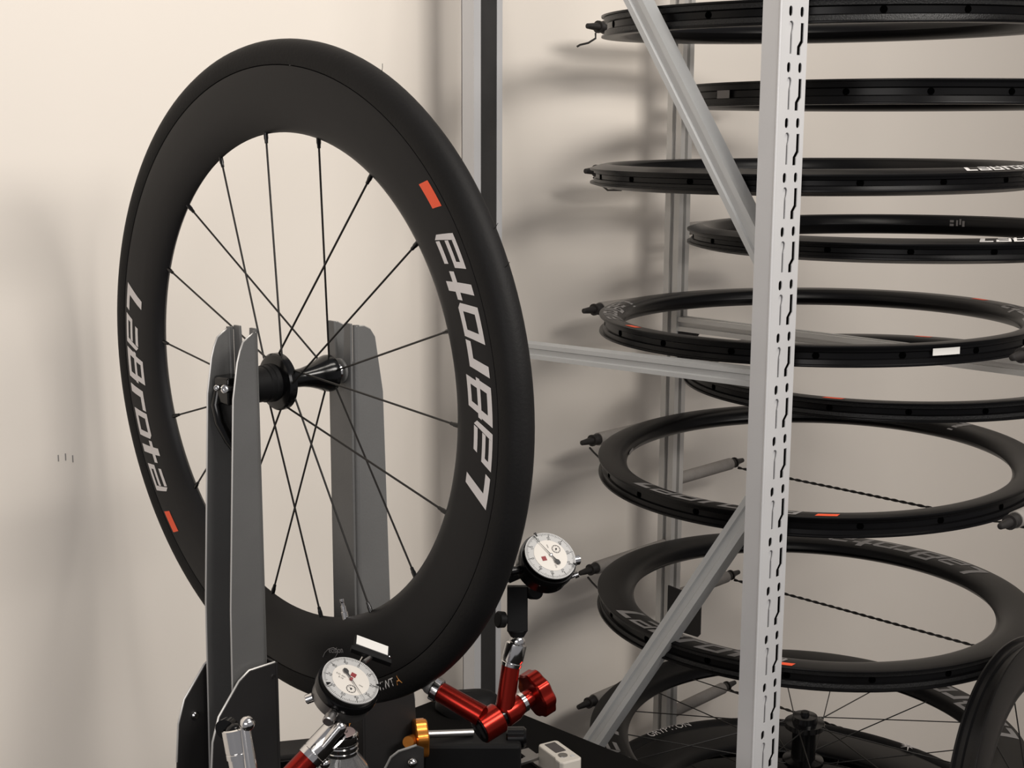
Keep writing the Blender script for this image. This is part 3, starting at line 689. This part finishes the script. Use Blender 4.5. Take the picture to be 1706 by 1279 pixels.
for x in (1.50, 2.13):
    MB().box(x - .015, x + .015, .73, .76, FLOOR, -1.138).build('deck_leg', M['bracket'], rk)
    MB().box(x - .015, x + .015, 1.41, 1.44, FLOOR, -1.138).build('deck_leg', M['bracket'], rk)
for x in (1.23, 1.95):
    MB().box(x - .015, x + .015, .41, .44, FLOOR, -1.258).build('deck_leg', M['bracket'], rk)
    MB().box(x - .015, x + .015, .66, .69, FLOOR, -1.258).build('deck_leg', M['bracket'], rk)
def rack_arm(y, z, x_tip, s):
    # s = -1: arm reaches towards the near side, +1: to the far side
    x0 = 1.91 + s * .0155
    xs = x_tip - s * .042
    yy = y
    o = MB().rod((x0, yy, z), (xs, yy, z), .0108, seg=20).build('arm', M['foam'], rk)
    e = Vector((s, 0, 0))
    MB().lathe(Vector((xs, yy, z)) - e * .004, e, [(0, .0088), (.002, .0096), (.012, .0090), (.016, .0074), (.020, .0062), (.040, .0044), (.044, .0040), (.045, .0026)], 18).build('end_cap', M['cap'], o)
    MB().lathe(Vector((xs, yy, z)) + e * .013, e, [(0, .0096), (.003, .0096)], 18).build('cord_collar', M['cap'], o)
    return o
def twisted(p0, p1, sag=0., name='cord', r=.0014, turns=90, pts=None):
    p0, p1 = Vector(p0), Vector(p1); mb = MB(); d = (p1 - p0).normalized(); e = d.orthogonal().normalized(); g = d.cross(e); n = 180
    for ph in (0, math.pi):
        path = []
        for i in range(n + 1):
            t = i / n; a = ph + t * 2 * math.pi * (p1 - p0).length / .032
            path.append(p0.lerp(p1, t) + (e * math.cos(a) + g * math.sin(a)) * r * .95 + Vector((0, 0, -sag * 4 * t * (1 - t))))
        mb.tube(path, r, 5)
    return mb.build(name, M['cap'], rk)
NEAR = [.1453, -.0751, -.2955, -.5108, -.7309, -.9657]
NEAR_R = [.16, -.055, -.2698, -.4781, -.6958, -.94]
FAR = [.045, -.178, -.398, -.6167, -.8337, -1.0544]
YL, YR = 1.472, .729
tips = {}
for i, z in enumerate(NEAR):
    rack_arm(YL, z, 1.671, -1); rack_arm(YR, NEAR_R[i] - .004, 1.600, -1)
for z in FAR:
    rack_arm(YL, z, 2.128, 1); rack_arm(YR, z, 2.128, 1)
    if z < -.5: twisted((2.112, YL, z - .012), (2.112, YR, z - .012))

# ------------------------------------------------------------------ the rims on the rack
def rim_thing(label, c, n, Ro, Ri, w, text=None, mat='carbon_gloss', prm='print_dull', holes=18, h0=0., orange=True, name='carbon_rim', cat='rim', bulge=False, cap=.026, kind_off=180, weave=False):
    n = Vector((n[0], n[1], 1)).normalized(); hw = w / 2
    rot = basis(n, (1, 0, 0)); c = Vector(c) - n * hw
    t = thing(name, label, cat, c, rot, 'carbon rims hung on the rack' if cat == 'rim' else None)
    body = MB().ring(rim_profile(Ro, Ri, hw, bulge), 144).build('hoop', M[mat], t, True, sharp=45)
    sfx = surf_of(Ro, Ri, hw, .00035, bulge)
    if text is not None:
        for o in ((0, kind_off) if kind_off else (0,)):
            lettering(rad(text + o), Ro - .0065, cap, sfx).build('lettering', M[prm], body, True)
            if orange: patch(rad(text + o + 51.5), rad(text + o + 56.6), Ro - .006, Ro - .0145, sfx, rad(.8)).build('orange_patch', M['orange'], body, True)
    for k in range(holes):
        a = rad(h0) + 2 * math.pi * k / holes; e = Vector((math.cos(a), math.sin(a), 0))
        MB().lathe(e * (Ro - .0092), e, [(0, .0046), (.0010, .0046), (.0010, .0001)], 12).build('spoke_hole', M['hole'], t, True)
    if weave:
        MB().ring([(Ro - .0048, hw - .0036), (Ro - .0056, hw * .38), (Ro - .0052, hw * .38), (Ro - .0044, hw - .0036)], 96).build('woven_strip', M['weave'], t, True)
        MB().ring([(Ro - .0048, -hw + .0036), (Ro - .0056, -hw * .38), (Ro - .0052, -hw * .38), (Ro - .0044, -hw + .0036)], 96).build('woven_strip', M['weave'], t, True)
    return t, body, sfx, c, rot
def bed_label(t, a, w, h, Ro, mat, z=0.):
    pts = []; n = 5
    for j in (-1, 1):
        for k in range(n + 1):
            b = rad(a) + (k / n - .5) * w / Ro; pts.append(((Ro - .0042) * math.cos(b), (Ro - .0042) * math.sin(b), z + j * h / 2))
    return MB().add(pts, [(k, k + 1, n + 2 + k, n + 1 + k) for k in range(n)]).build('label_sticker', M[mat], t, True)

t1 = rim_thing('topmost black rim on the rack, tilted and seen from below', (1.7573, 1.0995, 0.1524), (-0.0209, 0.0023), .3165, .272, 0.0307, None, h0=4, weave=True)
t2 = rim_thing('second black rim from the top of the rack, seen edge-on with a small dull label', (1.9465, 1.0973, 0.0553), (0.004, 0.0073), .3165, .278, 0.0328, None, h0=17.9)
t3 = rim_thing('third black rim from the top, nearly edge-on with sheen-whitened lettering at its right', (1.7467, 1.1073, -0.0552), (-0.0056, 0.0089), .3165, .279, 0.0324, 249, bulge=True, cap=.019, prm='print_white', h0=3, orange=False, kind_off=0)  # grazing sheen on the lettering painted as white print
t4 = rim_thing('fourth black rim from the top, its inner wall showing a small pale mark', (1.927, 1.067, -0.1496), (0.0016, 0.0129), .3165, .279, 0.0325, 228, bulge=True, cap=.019, prm='print_white', h0=12, orange=False, kind_off=0)  # lettering whitened here too, in place of its glancing reflection
t5 = rim_thing('fifth black rim from the top, with a white sticker on its outer bed', (1.763, 1.0996, -.2698), (-.0093, .0109), .3165, .279, .0275, 104.5, h0=12)
t6 = rim_thing('sixth black rim from the top of the rack, woven carbon bed, behind the horizontal brace', (1.989, 1.1146, -.3746), (-.0108, .0043), .3165, .279, .0271, 142.5, h0=16, weave=True)
t7 = rim_thing('seventh black rim from the top of the rack, lettering along its near side', (1.7489, 1.0852, -.4741), (-.0386, .0009), .3165, .274, .0272, 161, h0=3, cap=.031)
t8 = rim_thing('lowest black rim on the rack with a deep section, above the spoked wheel', (1.7419, 1.0766, -.6825), (.0055, .0009), .3165, .2615, .0283, 151.5, h0=7, cap=.035, weave=True)
bed_label(t2[0], 161.3, .030, .011, .3165, 'sticker_dull')
bed_label(t5[0], 242.7, .040, .0090, .3165, 'sticker', .003)

def inner_mark(t, a, w, h, r, mat, z=0.):
    pts = []; n = 4
    for j in (-1, 1):
        for k in range(n + 1):
            b = rad(a) + (k / n - .5) * w / r; pts.append((r * math.cos(b), r * math.sin(b), z + j * h / 2))
    return MB().add(pts, [(k, k + 1, n + 2 + k, n + 1 + k) for k in range(n)]).build('inner_mark', M[mat], t, True)
for (da, dz, ww) in ((2.0, .0028, .0065), (2.0, -.0032, .0065), (.2, 0, .0030), (-.9, .002, .0030), (-2.0, -.001, .0040)):
    inner_mark(t4[0], 9.3 + da, ww, .0040 if abs(dz) > .002 else .0095, .2784, 'sticker_dull', .0045 + dz)
inner_mark(t7[0], 118, .030, .0050, .2734, 'sticker_dull', .001)

# ------------------------------------------------------------------ wheels at the foot of the rack
def spokes(t, Ri, n, z1, z2, rf, a0, rr=.0009, zr=0.):
    for k in range(n):
        a = rad(a0) + 2 * math.pi * k / n; up = k % 2 == 0
        ha = a + rad(38) * (1 if (k // 2) % 2 else -1)
        MB().rod((rf * math.cos(ha), rf * math.sin(ha), z1 if up else z2), ((Ri + .002) * math.cos(a), (Ri + .002) * math.sin(a), zr), rr, seg=6).build('spoke', M['spoke'], t, True)
t9 = rim_thing('deep-rimmed spoked wheel without a tyre lying flat under the lowest rim', (1.6991, 1.0505, -.8835), (-.0179, -.0140), .3165, .2590, .0270, 130, holes=20, name='spoked_wheel', cat='wheel', cap=.036, orange=False)
spokes(t9[0], .2590, 20, .030, -.032, .021, 4)
h9 = MB().lathe((0, 0, 0), (0, 0, 1), [(-.075, .008), (-.060, .0095), (-.058, .022), (-.036, .022), (-.034, .030), (-.029, .030), (-.026, .018), (0, .017), (.020, .018), (.022, .029), (.030, .029), (.031, .019), (.040, .018), (.041, .007), (.046, .006)], 32).build('hub', M['black'], t9[0], True, sharp=30)
cs = MB()
for k in range(7):
    cs.lathe((0, 0, -.060 - k * .0042), (0, 0, 1), [(0, .026 + k * .0028), (.0018, .026 + k * .0028)], 48, smooth=False, lobes=16 + k, lobe=.03)
cs.build('cassette', M['black_matte'], h9, True)

n10 = Vector((.0361, -.0249, 1)).normalized(); rot10 = basis(n10, (1, 0, 0)); c10 = Vector((1.7619, 1.081, -1.035)) - n10 * .012
t10 = thing('tyred_wheel', 'black wheel with a lettered tyre lying lowest in the stack', 'wheel', c10, rot10)
MB().ring([(.3180 + .0165 * math.cos(2 * math.pi * k / 24), .0165 * math.sin(2 * math.pi * k / 24)) for k in range(24)], 128).build('tyre', M['tyre'], t10, True)
MB().ring(rim_profile(.3040, .2200, .0125), 128).build('rim', M['carbon_gloss'], t10, True, sharp=45)
tyre10 = [o for o in t10.children if o.name.startswith('tyre')][0]
tz10 = lambda r: math.sqrt(max(0, .0170 ** 2 - (r - .3180) ** 2)) + .0003
on_ring('GRYPTION', .0190, rad(80), .3160, tz10, flip=True, stretch=1.05).build('lettering', M['print'], tyre10, True)
stx = MB()
c_ = Vector((.3180, 0, .0172))
for k in range(9):
    a = k * 2 * math.pi / 9; L = .011 + .006 * ((k * 7) % 3)
    e = Vector((math.cos(a) * .9, math.sin(a) * 1.1, 0)); g_ = Vector((-e.y, e.x, 0))
    stx.add([c_ + g_ * .0020, c_ - g_ * .0020, c_ + e * L - g_ * .0003, c_ + e * L + g_ * .0003], [(0, 1, 2, 3)])
stx.build('white_emblem', M['print'], tyre10, True)
spokes(t10, .2200, 20, .028, -.028, .02, 0)
MB().lathe((0, 0, 0), (0, 0, 1), [(-.038, .008), (-.030, .022), (-.026, .022), (-.02, .012), (.02, .012), (.026, .022), (.030, .022), (.048, .008)], 28).build('hub', M['black'], t10, True, sharp=30)
# a loose tyre underneath, on the rack's lower deck
c11 = c10 - n10 * .0350
t11 = thing('loose_tyre', 'plain loose black tyre lying directly under the lettered tyre', 'tyre', c11, rot10)
half = [(.3360, 0), (.3350, .0070), (.3300, .0130), (.3220, .0168), (.3130, .0165), (.3060, .0150), (.3050, .0135), (.3120, .0145), (.3210, .0145), (.3285, .0110), (.3335, .0055)]
MB().ring(half + [(r, -z) for r, z in reversed(half[1:])], 128).build('tyre_casing', M['tyre'], t11, True)

# wheel leaning against the rack at the lower right
yw, tl = 1.667, -.2628
n12 = Vector((math.cos(yw) * math.cos(tl), math.sin(yw) * math.cos(tl), math.sin(tl)))
t12 = thing('leaning_wheel', 'bare spoked black wheel leaning against the rack at the lower right', 'wheel', (1.5845, .6067, -.9218), basis(-n12, (1, 0, 0)))
MB().ring(rim_profile(.3165, .2600, .0150), 144).build('rim', M['carbon_gloss'], t12, True, sharp=45)
spokes(t12, .2600, 20, .030, -.030, .02, 9)
MB().lathe((0, 0, 0), (0, 0, 1), [(-.05, .008), (-.033, .022), (-.027, .022), (-.02, .012), (.02, .012), (.027, .022), (.033, .022), (.05, .008)], 28).build('hub', M['black'], t12, True, sharp=30)

# ------------------------------------------------------------------ cord ends at the arm caps
for i in (0, 1, 3, 4):
    z = NEAR[i]
    p = Vector((1.690, YL - .002, z - .010))
    if i == 0: q = [p, p + Vector((-.003, -.003, -.008)), p + Vector((-.012, .004, -.015)), p + Vector((-.022, .012, -.018)), p + Vector((-.026, .015, -.021))]
    else: q = [p, p + Vector((.0, -.010, -.007)), p + Vector((.002, -.028, -.019)), p + Vector((.003, -.055, -.028 if i != 1 else -.018))]
    MB().tube(q, .0016, 6).build('loose_cord', M['cap'], rk)
